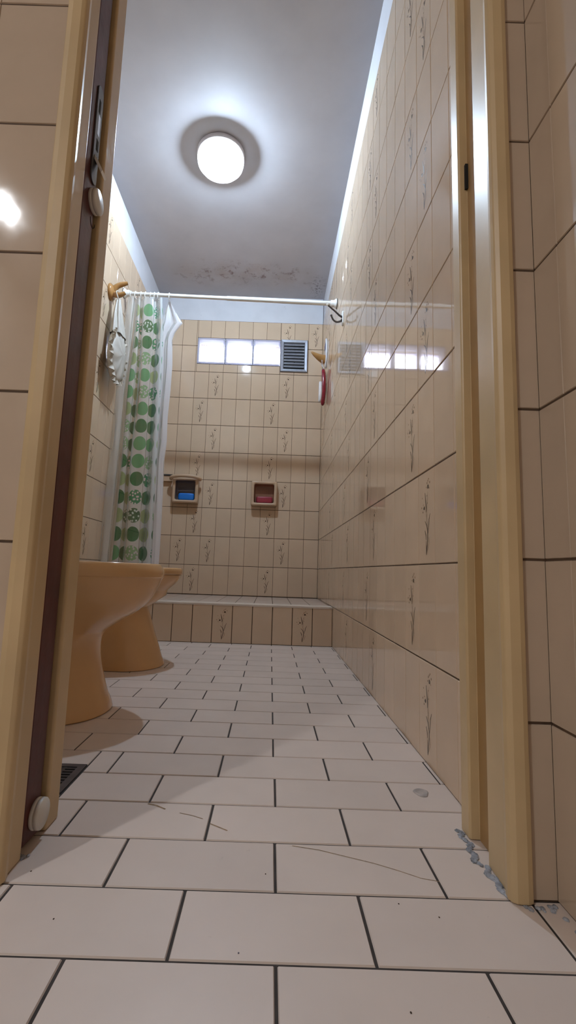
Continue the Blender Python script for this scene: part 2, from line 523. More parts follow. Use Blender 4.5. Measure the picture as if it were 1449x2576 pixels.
MOTIF = []   # (polygon in tile units, material: 1 strong, 0 faint)
for q in blob(0.63, 0.82, 0.062, 1): MOTIF.append((q, 1))
for (bx, by, br) in ((0.57, 0.865, 0.03), (0.67, 0.90, 0.03), (0.735, 0.86, 0.035), (0.53, 0.82, 0.025), (0.62, 0.885, 0.028), (0.71, 0.80, 0.02)):
    for q in blob(bx, by, br, int(bx * 100)): MOTIF.append((q, 0))
for q in blob(0.38, 0.60, 0.05, 5): MOTIF.append((q, 1))
for (bx, by, br) in ((0.22, 0.612, 0.028), (0.30, 0.56, 0.03), (0.27, 0.72, 0.022), (0.58, 0.645, 0.024), (0.56, 0.725, 0.022), (0.33, 0.64, 0.024)):
    for q in blob(bx, by, br, int(by * 1000)): MOTIF.append((q, 0))
for pts, w0, w1, k in (
        ([(0.43, 0.765), (0.47, 0.68), (0.505, 0.60), (0.50, 0.55)], 0.018, 0.026, 1),
        ([(0.50, 0.55), (0.53, 0.49), (0.56, 0.42), (0.59, 0.35)], 0.012, 0.014, 0),
        ([(0.43, 0.455), (0.53, 0.405), (0.585, 0.34), (0.58, 0.26), (0.55, 0.19), (0.51, 0.10)], 0.018, 0.020, 1),
        ([(0.74, 0.525), (0.67, 0.46), (0.65, 0.40), (0.61, 0.32)], 0.014, 0.016, 1),
        ([(0.42, 0.355), (0.48, 0.30), (0.49, 0.25)], 0.020, 0.018, 1),
        ([(0.49, 0.24), (0.50, 0.16), (0.505, 0.09)], 0.015, 0.018, 1),
        ([(0.64, 0.28), (0.66, 0.24), (0.63, 0.19), (0.56, 0.13)], 0.014, 0.012, 0),
        ([(0.60, 0.77), (0.57, 0.69), (0.55, 0.60), (0.56, 0.50)], 0.008, 0.010, 0)):
    for q in stroke(pts, w0, w1): MOTIF.append((q, k))


def tiling(mb, O, U, V, Nn, cells, gap=(0.0014, 0.0026), depth=0.0014, bev=0.0012, mats=(1, 2, 3), seed=1, tilt=0.00012):
    """cells: (u0,u1,v0,v1,motif) at pitch lines; tile tops lie in the plane through O."""
    rnd = random.Random(seed)
    O, U, V, Nn = Vector(O), Vector(U), Vector(V), Vector(Nn)
    flip = U.cross(V).dot(Nn) < 0
    for (u0, u1, v0, v1, motif) in cells:
        a, b, c, d = u0 + gap[0] / 2, u1 - gap[0] / 2, v0 + gap[1] / 2, v1 - gap[1] / 2
        if b - a < 0.004 or d - c < 0.004: continue
        tint = rnd.random()
        du, dv = rnd.uniform(-tilt, tilt), rnd.uniform(-tilt, tilt)
        P = lambda u, v, h: O + U * u + V * v + Nn * h
        lo = [P(a, c, -depth), P(b, c, -depth), P(b, d, -depth), P(a, d, -depth)]
        e = bev
        hi = [P(a + e, c + e, -du - dv), P(b - e, c + e, du - dv), P(b - e, d - e, du + dv), P(a + e, d - e, -du + dv)]
        fs = [(4, 5, 6, 7)] + [(i, (i + 1) % 4, 4 + (i + 1) % 4, 4 + i) for i in range(4)]
        if flip: fs = [tuple(reversed(f)) for f in fs]
        mb.add(lo + hi, fs, mats[0], tint)
        if motif:
            for poly, k in MOTIF:
                pts = [P(a + (b - a) * (1 - p[0] if flip else p[0]), c + (d - c) * p[1], 0.00035) for p in poly]
                if flip: pts.reverse()
                mb.face(pts, mats[1] if k else mats[2], 0.5)


def minus(rect, hole):
    """rect minus hole -> up to four rects"""
    u0, u1, v0, v1 = rect; a, b, c, d = hole
    if b <= u0 or a >= u1 or d <= v0 or c >= v1: return [rect]
    out = []
    if u0 < a: out.append((u0, a, v0, v1))
    if b < u1: out.append((b, u1, v0, v1))
    m0, m1 = max(u0, a), min(u1, b)
    if v0 < c: out.append((m0, m1, v0, c))
    if d < v1: out.append((m0, m1, d, v1))
    return out


WM = [M['wall_grout'], M['wall_tile'], M['motif'], M['motif_faint'], M['paint']]
HM = [M['wall_grout'], M['hall_tile'], M['motif'], M['motif_faint'], M['paint'], M['plaster']]
DEP = 0.0014

# ---- floor
mb = MB()
fx0, fx1, fy0, fy1 = -1.9, 0.36, -2.2, YC
mb.box((fx0, fy0, -0.06), (fx1, fy1 + 0.05, -0.0016), 0)
OFFS = {0: -0.0045, 2: 0.004, 3: 0.002, -1: -0.001}
cells = []
r0 = math.floor((fy0 - FY) / FD)
for i in range(r0, int((fy1 - FY) / FD) + 1):
    y0, y1 = FY + i * FD, FY + (i + 1) * FD
    off = FX + (0 if i % 2 else FW / 2) + OFFS.get(i, 0)
    k = math.floor((fx0 - off) / FW)
    while off + k * FW < fx1:
        a, b = max(off + k * FW, fx0), min(off + (k + 1) * FW, fx1)
        c, d = max(y0, fy0), min(y1, fy1)
        k += 1
        if a < XL - 0.002 < b and y0 > YI: a = XL
        if b < XL and y0 > YI: continue
        for rr in minus((a, b, c, d), (-0.452, -0.330, 0.822, 0.938)):
            cells.append((*rr, False))
tiling(mb, (0, 0, 0), (1, 0, 0), (0, 1, 0), (0, 0, 1), cells, (0.0032, 0.0032), 0.0016, 0.0010, (1, 2, 3), 11, 0.0001)
# scratches and specks of dirt on the tiles
for line, w in zip(([(0.0435, 0.6966), (0.0783, 0.6893), (0.1141, 0.6761), (0.1485, 0.6634), (0.1761, 0.6502), (0.202, 0.6359), (0.2226, 0.6309)], [(-0.1817, 0.7988), (-0.168, 0.7947), (-0.1504, 0.7834)], [(-0.0762, 0.7463), (-0.0635, 0.7384), (-0.0487, 0.7288)], [(-0.1263, 0.7741), (-0.1049, 0.7672), (-0.0886, 0.759)]), (0.0007, 0.0016, 0.0012, 0.0008)):
    for (xa, ya), (xb, yb) in zip(line[:-1], line[1:]):
        l = math.hypot(xb - xa, yb - ya); nx, ny = -(yb - ya) / l * w, (xb - xa) / l * w
        mb.face([(xa - nx, ya - ny, 0.0002), (xb - nx, yb - ny, 0.0002), (xb + nx, yb + ny, 0.0002), (xa + nx, ya + ny, 0.0002)], 3)
for (xa, ya) in [(0.1609, 0.5889), (0.0074, 0.6343), (0.2006, 0.5696), (-0.018, 0.5117), (0.1348, 0.4544), (-0.2168, 0.5484), (-0.2794, 0.6246)]:
    mb.face([(xa + 0.0009 * math.cos(a), ya + 0.0013 * math.sin(a), 0.0002) for a in [2 * math.pi * k / 9 for k in range(9)]], 2)
floor = tag(mb.build('floor', [M['floor_grout'], M['floor_tile'], M['motif'], M['motif_faint']]), kind='structure')

# ---- right wall
mb = MB()
YJ = 0.8354
mb.box((XR + DEP, YI, -0.05), (XR + 0.12, YB + 0.14, ZT), 0)
mb.box((XR + 0.004, YI, ZT), (XR + 0.12, YB + 0.14, ZC), 4)
cells = []
for r in range(11):
    for k in range(-1, 24):
        y0, y1 = max(YJ + k * TW, YI), min(YJ + (k + 1) * TW, YB)
        if y1 - y0 < 0.012: continue
        cells.append((y0, y1, r * TH, (r + 1) * TH, k % 5 == (1 if r % 2 == 0 else 2) and y1 - y0 > 0.09))
tiling(mb, (XR, 0, 0), (0, 1, 0), (0, 0, 1), (-1, 0, 0), cells, seed=2)
wall_right = tag(mb.build('wall_right', WM), kind='structure')

# ---- left wall
mb = MB()
mb.box((XL - 0.12, YI, -0.05), (XL - DEP, YB + 0.14, ZT), 0)
mb.box((XL - 0.12, YI, ZT), (XL - 0.004, YB + 0.14, ZC), 4)
cells = []
for r in range(11):
    for k in range(-1, 24):
        y0, y1 = max(YJ + k * TW, YI), min(YJ + (k + 1) * TW, YB)
        if y1 - y0 < 0.012: continue
        cells.append((y0, y1, r * TH, (r + 1) * TH, k % 5 == (3 if r % 2 == 0 else 1) and y1 - y0 > 0.09))
tiling(mb, (XL, 0, 0), (0, 1, 0), (0, 0, 1), (1, 0, 0), cells, seed=3)
wall_left = tag(mb.build('wall_left', WM), kind='structure')

# ---- back wall with the opening for the glass blocks
WX0, WX1, WZ0, WZ1 = -0.590, 0.0215, 1.862, 2.063
mb = MB()
y0, y1 = YB + DEP, YB + 0.14
mb.box((XL, y0, 0), (WX0, y1, ZT), 0)
mb.box((WX1, y0, 0), (XR, y1, ZT), 0)
mb.box((WX0, y0, 0), (WX1, y1, WZ0), 0)
mb.box((WX0, y0, WZ1), (WX1, y1, ZT), 0)
mb.box((XL, YB + 0.004, ZT), (XR, y1, ZC), 4)
cells = []
for r in range(1, 11):
    fl = (3, 8) if r % 2 else (2, 7)
    for k in range(12):
        u1, u0 = XR - k * TW, max(XR - (k + 1) * TW, XL)
        if u1 - u0 < 0.012: continue
        mo = k in fl or (r, k) in ((10, 0), (2, 9))
        for rr in minus((u0, u1, r * TH, (r + 1) * TH), (WX0, WX1, WZ0, WZ1)):
            whole = rr[3] - rr[2] > 0.19 and rr[1] - rr[0] > 0.09
            cells.append((*rr, mo and whole))
tiling(mb, (0, YB, 0), (1, 0, 0), (0, 0, 1), (0, -1, 0), cells, (0.0018, 0.0032), seed=4)
wall_back = tag(mb.build('wall_back', WM), kind='structure')

# ---- door wall (hollow on the left: the door slides into it)
FO = 0.327                       # outer edge of the door frame on the left
FOR = 0.3195                     # and on the right
mb = MB()
HX0 = -1.9
mb.box((HX0, YF + DEP, 0), (-FO, 0.640, ZC), 0)          # hallway skin
mb.box((HX0, 0.715, 0), (-FO, YI, ZC), 5)                # bathroom skin
mb.box((-FO, YF + DEP, 2.09), (FOR, YI, ZC), 0)          # above the door
mb.box((FOR, YF + DEP, 0), (XH + 0.06, YI, ZC), 0)       # right of the door
cells = []
for r in range(12):
    v0, v1 = r * TH, min((r + 1) * TH, ZC)
    u = -FO
    first = True
    while u > HX0:
        w = TW
        u0 = max(u - w, HX0)
        cells.append((u0, u, v0, v1, False)); u = u0; first = False
    cells.append((FOR, XH + 0.0008, v0, v1, False))
    if v1 > 2.1:
        u = -FO
        while u < FOR:
            cells.append((u, min(u + TW, FOR), max(v0, 2.09), v1, False)); u += TW
tiling(mb, (0, YF, 0), (1, 0, 0), (0, 0, 1), (0, -1, 0), cells, (0.0003, 0.003), bev=0.0008, seed=5)
wall_front = tag(mb.build('wall_front', HM), kind='structure')

# ---- hallway: right wall, far wall, left wall
mb = MB()
mb.box((XH + DEP, -2.3, -0.05), (XH + 0.12, YF, ZC), 0)
cells = []
for r in range(12):
    v0, v1 = r * TH, min((r + 1) * TH, ZC)
    y = YF
    ys = [YF, 0.548]
    while ys[-1] > -2.2: ys.append(ys[-1] - TW)
    for a, b in zip(ys[1:], ys[:-1]): cells.append((max(a, -2.2), b, v0, v1, False))
tiling(mb, (XH, 0, 0), (0, 1, 0), (0, 0, 1), (-1, 0, 0), cells, (0.0003, 0.003), bev=0.0008, seed=6)
wall_hall = tag(mb.build('wall_hallway_right', HM), kind='structure')
mb = MB()
mb.box((HX0, -2.30, 0), (XH, -2.2, ZC), 0)
tag(mb.build('wall_hallway_back', [M['plaster']]), kind='structure')
mb = MB()
mb.box((HX0 - 0.1, -2.3, 0), (HX0, YI, ZC), 0)
tag(mb.build('wall_hallway_left', [M['plaster']]), kind='structure')

# ---- ceiling
mb = MB()
mb.box((HX0 - 0.1, -2.3, ZC), (XH + 0.12, YB + 0.14, ZC + 0.1), 0)
ceiling = tag(mb.build('ceiling', [M['ceiling']]), kind='structure')

# ---- shower platform with tiled front
mb = MB()
ST = 0.196
mb.box((XL, YC + DEP, -0.05), (XR, YB + DEP, ST - 0.0014), 0)
mb.box((XL, YC - 0.001, ST - 0.006), (XR, YC + 0.11, ST + 0.003), 4)
cells = []
for k in range(12):
    u1, u0 = XR - k * TW, max(XR - (k + 1) * TW, XL)
    if u1 - u0 > 0.012: cells.append((u0, u1, 0.0, ST - 0.004, k in (1, 5, 9)))
tiling(mb, (0, YC, 0), (1, 0, 0), (0, 0, 1), (0, -1, 0), cells, (0.0036, 0.003), seed=8)
cells = []
for k in range(12):
    u1, u0 = XR - k * TW, max(XR - (k + 1) * TW, XL)
    for j in range(7):
        a, b = YC + 0.112 + j * TW, min(YC + 0.112 + (j + 1) * TW, YB)
        if u1 - u0 > 0.012 and b - a > 0.012: cells.append((u0, u1, a, b, False))
tiling(mb, (0, 0, ST), (1, 0, 0), (0, 1, 0), (0, 0, 1), cells, (0.003, 0.003), mats=(5, 2, 3), seed=9)
tag(mb.build('floor_shower_platform', [M['wall_grout'], M['wall_tile'], M['motif'], M['motif_faint'], M['curb_lip'], M['shower_tile']]), kind='structure')

# ------------------------------------------------------------------ window of three glass blocks, with an overhang added outside to shade their upper part
win = thing('window_1', ((WX0 + WX1) / 2, YB, WZ0), kind='structure')
bw = (WX1 - WX0) / 3
for i in range(3):
    x0 = WX0 + i * bw + 0.004; x1 = WX0 + (i + 1) * bw - 0.004
    z0, z1 = WZ0 + 0.004, WZ1 - 0.004
    mb = MB()
    # rim: hollow square tube of thick glass
    t = 0.010
    for (a, b, c, d) in ((x0, x1, z0, z0 + t), (x0, x1, z1 - t, z1), (x0, x0 + t, z0 + t, z1 - t), (x1 - t, x1, z0 + t, z1 - t)):
        mb.box((a, YB - 0.004, c), (b, YB + 0.075, d), 0)
    rim = mb.build('glass_block', [M['block_edge']], win)
    mb = MB()
    nrib = 14
    for side, yy in ((0, YB + 0.001), (1, YB + 0.070)):
        rows = []
        m = nrib * 4
        for q in range(m + 1):
            z = z0 + t + (z1 - z0 - 2 * t) * q / m
            yv = yy + 0.0022 * math.cos(2 * math.pi * q / 4)
            rows.append([(x0 + t, yv, z), (x1 - t, yv, z)])
        mb.rings(rows, closed=False, cap0=False, cap1=False)
    mb.build('pane', [M['block_glass']], rim)
mb = MB()
for xx in (WX0 - 0.001, WX0 + bw - 0.004, WX0 + 2 * bw - 0.004, WX1 - 0.004 + 0.001):
    mb.box((xx, YB + 0.003, WZ0), (xx + 0.008 if xx > WX0 else xx + 0.005, YB + 0.075, WZ1), 0)
mb.box((WX0, YB + 0.003, WZ0 - 0.001), (WX1, YB + 0.075, WZ0 + 0.004), 0)
mb.box((WX0, YB + 0.003, WZ1 - 0.004), (WX1, YB + 0.075, WZ1 + 0.001), 0)
mb.build('mortar_joint', [M['mortar']], win)
mb = MB()
mb.box((-2.2, YB + 0.14, 2.52), (1.6, YB + 1.02, 2.62), 0)  # unseen overhang, added to darken the upper part of the panes
mb.box((-2.2, YB + 0.98, 2.475), (1.6, YB + 1.02, 2.52), 0)
tag(mb.build('added_eave_slab_1', [M['added_eave']]), kind='structure')

# ------------------------------------------------------------------ ventilation grille
gx0, gx1, gz0, gz1 = 0.0225, 0.2195, 1.8195, 2.0655
vent = thing('ventilation_grille', ((gx0 + gx1) / 2, YB, gz0), 'grey louvred metal ventilation grille beside the glass blocks', 'vent')
mb = MB()
fw = 0.024
prof = [(0, 0.000), (0, -0.010), (0.004, -0.014), (fw - 0.004, -0.012), (fw, -0.004), (fw, 0.0)]
rs = []
for (ins, h) in prof:
    rs.append([(gx0 + ins, YB + h, gz0 + ins), (gx1 - ins, YB + h, gz0 + ins), (gx1 - ins, YB + h, gz1 - ins), (gx0 + ins, YB + h, gz1 - ins)])
mb.rings(rs, True, False, False, smooth=False)
mb.build('frame', [M['alu']], vent)
mb = MB()
mb.box((gx0 + fw, YB - 0.0025, gz0 + fw), (gx1 - fw, YB - 0.0005, gz1 - fw))
mb.build('backing', [M['black']], vent)
n = 8
for i in range(n):
    z = gz0 + fw + 0.008 + (gz1 - gz0 - 2 * fw - 0.008) * (i + 0.3) / n
    mb = MB()
    a, b = gx0 + fw - 0.001, gx1 - fw + 0.001
    v = [(a, YB - 0.003, z + 0.013), (b, YB - 0.003, z + 0.013), (b, YB - 0.011, z - 0.004), (a, YB - 0.011, z - 0.004),
         (a, YB - 0.003, z + 0.0115), (b, YB - 0.003, z + 0.0115), (b, YB - 0.011, z - 0.0055), (a, YB - 0.011, z - 0.0055)]
    mb.add(v, [(0, 1, 2, 3), (7, 6, 5, 4), (3, 2, 6, 7), (0, 4, 5, 1), (0, 3, 7, 4), (1, 5, 6, 2)])
    mb.build('slat', [M['alu']], vent)
mb = MB(); mb.lathe([(0.0, -0.0125), (0.003, -0.012), (0.003, -0.008)], (0.125, YB, 1.893), 'Y', 10)
mb.build('screw', [M['black']], vent)

# ------------------------------------------------------------------ door frame and sliding door
df = thing('door_1', (0, YF, 0), kind='structure')
DH = 2.04
# right jamb: casing, rounded arris, near strip, groove for the door, far strip
pr = [(FOR, 0.612), (FOR, 0.593), (0.312, 0.5905), (0.300, 0.5915), (0.2945, 0.595), (0.2925, 0.601), (0.294, 0.609), (0.2975, 0.613),
      (0.2985, 0.640), (0.2995, 0.664), (0.3025, 0.6665), (0.3150, 0.6675), (0.3155, 0.7235), (0.3030, 0.7245), (0.3000, 0.7265),
      (0.3000, 0.7535), (0.3025, 0.7560), (0.3275, 0.7560), (0.3275, 0.7510), (FOR, 0.745)]
mb = MB(); mb.prism(list(reversed(pr)), 0.001, DH)
jr = mb.build('jamb', [M['frame']], df, bevel=0.0022)
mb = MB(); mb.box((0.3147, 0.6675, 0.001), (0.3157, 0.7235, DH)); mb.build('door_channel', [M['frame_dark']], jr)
mb = MB(); mb.box((0.3100, 0.7190, 1.032), (0.3149, 0.7240, 1.078)); mb.build('strike_slot', [M['black']], jr)
# left jamb: two posts with the pocket slot between them
pn = [(-FO, 0.640), (-FO, 0.593), (-0.318, 0.5905), (-0.306, 0.5915), (-0.3005, 0.595), (-0.2985, 0.601), (-0.3000, 0.609), (-0.303, 0.613), (-0.303, 0.644), (-0.3055, 0.6475), (-0.327, 0.6475)]
mb = MB(); mb.prism(pn, 0.001, DH); mb.build('jamb', [M['frame']], df, bevel=0.0022)
pn = [(-0.327, 0.7105), (-0.3055, 0.7105), (-0.303, 0.713), (-0.303, 0.7490), (-0.3055, 0.7515), (-0.327, 0.7515)]
mb = MB(); mb.prism(pn, 0.001, DH); mb.build('jamb', [M['frame']], df, bevel=0.0022)
mb = MB()
mb.box((-FO, 0.5905, DH), (FOR, 0.6475, 2.09)); mb.box((-FO, 0.7105, DH), (FOR, 0.7515, 2.09))
mb.build('head', [M['frame']], df)

door = thing('sliding_door', (-0.6, 0.68, 0.002), 'dark mahogany sliding door, its edge showing in the left door jamb', 'door')
mb = MB()
pd = [(-0.86, 0.654), (-0.3165, 0.654), (-0.3120, 0.6565), (-0.3100, 0.661), (-0.3095, 0.6790), (-0.3095, 0.7000), (-0.3110, 0.7045), (-0.3150, 0.7065), (-0.86, 0.7065)]
mb.prism(pd, 0.006, 2.03)
panel = mb.build('panel', [M['door']], door)
# lock plate with rounded ends
def capsule(cy, w, z0, z1, n=10):
    r = w / 2
    pts = []
    for k in range(n + 1):
        a = math.pi * k / n
        pts.append((cy + r * math.cos(a), z1 - r + r * math.sin(a)))
    for k in range(n + 1):
        a = math.pi + math.pi * k / n
        pts.append((cy + r * math.cos(a), z0 + r + r * math.sin(a)))
    return pts
def plate(name, cy, w, z0, z1, xa, xb, mat, parent):
    mb = MB()
    c = capsule(cy, w, z0, z1)
    mb.rings([[(xa, y, z) for y, z in c], [(xb - 0.0006, y, z) for y, z in c], [(xb, cy + (y - cy) * 0.93, z) for y, z in c]], True, True, True, smooth=False)
    return mb.build(name, [mat], parent, weld=True)
lp = plate('lock_plate', 0.6855, 0.022, 0.985, 1.160, -0.3096, -0.3070, M['metal_dark'], door)
mb = MB(); mb.box((-0.3071, 0.682, 1.072), (-0.3066, 0.690, 1.108)); mb.build('bolt_slot', [M['metal']], lp)
mb = MB(); mb.box((-0.3071, 0.683, 1.045), (-0.3066, 0.690, 1.064)); mb.build('keyhole', [M['black']], lp)
mb = MB(); mb.box((-0.3071, 0.681, 1.112), (-0.3066, 0.687, 1.135)); mb.build('screw_slot', [M['black']], lp)
mb = MB()   # finger pull, hinged at its top and swung out
a, b = Vector((-0.3066, 0, 1.034)), Vector((-0.2905, 0, 1.002))
ya, yb = 0.681, 0.6905
for th in (0.0,):
    v = [(a.x, ya, a.z), (a.x, yb, a.z), (b.x, yb + 0.004, b.z), (b.x, ya - 0.004, b.z)]
    v2 = [(p[0] - 0.0026, p[1], p[2] - 0.0040) for p in v]
    mb.add(v + v2, [(3, 2, 1, 0), (4, 5, 6, 7), (0, 1, 5, 4), (1, 2, 6, 5), (2, 3, 7, 6), (3, 0, 4, 7)])
mb.build('finger_pull', [M['pull']], door)
for nm, zc_, yc_, r in (('bumper', 0.0345, 0.6890, 0.0200), ('bumper', 0.9600, 0.6945, 0.0195)):
    mb = MB()
    mb.lathe([(r * 0.96, -0.3097), (r, -0.3085), (r, -0.3055), (r * 0.94, -0.3050), (r * 0.94, -0.3042), (r, -0.3036), (r * 0.985, -0.2995), (r * 0.93, -0.2982), (0.0, -0.2980)], (0, yc_, zc_), 'X', 36)
    ob = mb.build(nm, [M['white_plastic']], door)
    ob['label'] = 'round off-white rubber bumper'
mb = MB()
mb.tube([(-0.3093, 0.7 + 0.009 * math.cos(a), 0.931 + 0.012 * math.sin(a)) for a in [math.pi * (1.0 + k / 10) for k in range(11)]], 0.0006, 6)
mb.build('scratch', [M['black']], door)

# ------------------------------------------------------------------ ceiling lamp
LX, LY = -0.311, 2.060
lamp = thing('ceiling_lamp', (LX, LY, ZC), 'round white ceiling lamp with clear pressed glass, switched on', 'lamp')
mb = MB()
mb.lathe([(0.100, -0.0005), (0.112, -0.001), (0.116, -0.006), (0.1165, -0.018), (0.1140, -0.023), (0.108, -0.024), (0.106, -0.021), (0.104, -0.004), (0.0, -0.003)], (LX, LY, ZC), 'Z', 56)
mb.build('base', [M['lamp_body']], lamp)
mb = MB()
mb.lathe([(0.1085, -0.0245), (0.1120, -0.030), (0.1125, -0.045), (0.1090, -0.062), (0.098, -0.076), (0.078, -0.086), (0.045, -0.0925), (0.0, -0.094)], (LX, LY, ZC), 'Z', 56)
mb.build('glass_cover', [M['lamp_glass']], lamp)
mb = MB()
bx, by, bz = LX + 0.005, LY - 0.012, ZC - 0.0345
mb.lathe([(0.0, -0.022)] + [(0.022 * math.cos(a), 0.022 * math.sin(a)) for a in [math.radians(-75 + 15 * k) for k in range(10)]] + [(0.012, 0.0209), (0.0, 0.021)], (bx, by, bz), 'Z', 24)
mb.build('bulb', [M['bulb']], lamp)
mb = MB()
mb.lathe([(0.0125, 0.0211), (0.0125, 0.031), (0.0, 0.0311)], (bx, by, bz), 'Z', 18)
mb.build('socket', [M['white_plastic']], lamp)

# ------------------------------------------------------------------ soap dishes
def soap_dish(x0, x1, z0, z1, prot, label, inner, group):
    t = thing('soap_dish', ((x0 + x1) / 2, YB, z0), label, 'soap dish', group)
    def rr(x0, x1, z0, z1, r, y, n=5):
        pts = []
        for cx, cz, a0 in ((x1 - r, z0 + r, -90), (x1 - r, z1 - r, 0), (x0 + r, z1 - r, 90), (x0 + r, z0 + r, 180)):
            for k in range(n + 1):
                a = math.radians(a0 + 90 * k / n)
                pts.append((cx + r * math.cos(a), y, cz + r * math.sin(a)))
        return pts
    w = 0.021
    mb = MB()
    R = [rr(x0, x1, z0, z1, 0.012, YB - 0.0006), rr(x0, x1, z0, z1, 0.012, YB - prot + 0.012), rr(x0 + 0.003, x1 - 0.003, z0 + 0.003, z1 - 0.003, 0.012, YB - prot + 0.003),
         rr(x0 + 0.009, x1 - 0.009, z0 + 0.009, z1 - 0.009, 0.011, YB - prot), rr(x0 + w - 0.005, x1 - w + 0.005, z0 + w - 0.005, z1 - w + 0.005, 0.012, YB - prot + 0.001),
         rr(x0 + w, x1 - w, z0 + w, z1 - w, 0.012, YB - prot + 0.007)]
    mb.rings(R, True, True, False)
    mb.build('frame', [M['dish']], t, weld=True)
    mb = MB()
    R = [rr(x0 + w, x1 - w, z0 + w, z1 - w, 0.012, YB - prot + 0.007), rr(x0 + w + 0.002, x1 - w - 0.002, z0 + w + 0.002, z1 - w - 0.002, 0.012, YB - 0.010),
         rr(x0 + w + 0.010, x1 - w - 0.010, z0 + w + 0.008, z1 - w - 0.010, 0.012, YB - 0.004)]
    mb.rings(R, True, False, True)
    mb.build('hollow', [inner], t, weld=True)
    return t


def soap(x, y, z, w, d, h, mat, label):
    mb = MB()
    rs = []
    for k in range(9):
        a = -math.pi / 2 + math.pi * k / 8
        s = 0.82 + 0.18 * max(0, math.cos(a)) ** 0.6
        ring = []
        for j in range(32):
            b = 2 * math.pi * j / 32
            cx, cy = math.copysign(abs(math.cos(b)) ** 0.45, math.cos(b)), math.copysign(abs(math.sin(b)) ** 0.55, math.sin(b))
            ring.append((x + w / 2 * s * cx, y + d / 2 * s * cy, z + h / 2 + h / 2 * math.sin(a)))
        rs.append(ring)
    mb.rings(rs, True, True, True)
    return tag(mb.build('soap_bar', [mat], weld=True), label, 'soap')


P_ = 0.062
soap_dish(-0.7000, -0.5200, 0.822, 1.002, P_, 'beige ceramic soap dish with a bowed grab bar across its top, holding blue soap', M['dish_in_dark'], None)
d1 = bpy.data.objects['soap_dish']
mb = MB()
path = catmull([(-0.712, YB - P_ + 0.010, 0.990), (-0.700, YB - P_ - 0.020, 0.997), (-0.650, YB - P_ - 0.034, 1.004), (-0.570, YB - P_ - 0.034, 1.004), (-0.520, YB - P_ - 0.020, 0.997), (-0.507, YB - P_ + 0.010, 0.990)], 6)
mb.tube(path, 0.0125, 14)
gb = mb.build('grab_bar', [M['dish']], d1)
soap_dish(-0.1515, 0.0295, 0.820, 0.994, P_, 'beige ceramic soap dish with a plain square rim, holding red soap', M['dish_in'], None)
soap(-0.603, YB - 0.031, 0.8435, 0.112, 0.046, 0.048, M['soap_blue'], 'bright blue bar of soap in the left soap dish')
soap(-0.058, YB - 0.031, 0.8415, 0.116, 0.046, 0.044, M['soap_red'], 'dark red bar of soap in the right soap dish')

# small grey ledge behind the curtain
mb = MB()
mb.box((-0.80, YB - 0.030, 0.974), (-0.712, YB - 0.0006, 1.016), 0)
led = tag(mb.build('wall_ledge', [M['dish']], bevel=0.004), 'small dull ledge on the back wall, between the curtain and the left soap dish', 'ledge')
mb = MB(); mb.box((-0.80, YB - 0.036, 1.016), (-0.708, YB - 0.0006, 1.024)); mb.build('top_edge', [M['metal_dark']], led)

# ------------------------------------------------------------------ shower rod, curtain and rings
RY, RZL, RZR = 2.500, 1.918, 1.900
def rodz(x): return RZL + (RZR - RZL) * (x - XL) / (XR - XL)
rod = thing('shower_rod', (0, RY, rodz(0)), 'white shower rod spanning the room from left wall to right wall', 'curtain rod')
mb = MB()
mb.tube([(XL + 0.003, RY, rodz(XL)), (-0.30, RY, rodz(-0.3))], 0.0105, 18)
mb.tube([(-0.30, RY, rodz(-0.3)), (XR - 0.006, RY, rodz(XR))], 0.0128, 18)
mb.build('tube', [M['white_rod']], rod)
for xa, s in ((XR, -1), (XL, 1)):
    mb = MB()
    mb.lathe([(0.027, s * 0.0008), (0.027, s * 0.008), (0.0235, s * 0.013), (0.019, s * 0.016), (0.0185, s * 0.034), (0.0165, s * 0.037), (0.0125, s * 0.038)], (xa, RY, rodz(xa)), 'X', 30)
    mb.build('end_cap', [M['white_rod']], rod)
    mb = MB()
    mb.lathe([(0.0285, s * 0.0003), (0.0285, s * 0.0035)], (xa, RY, rodz(xa)), 'X', 30)
    mb.build('rubber_pad', [M['metal_dark']], rod)

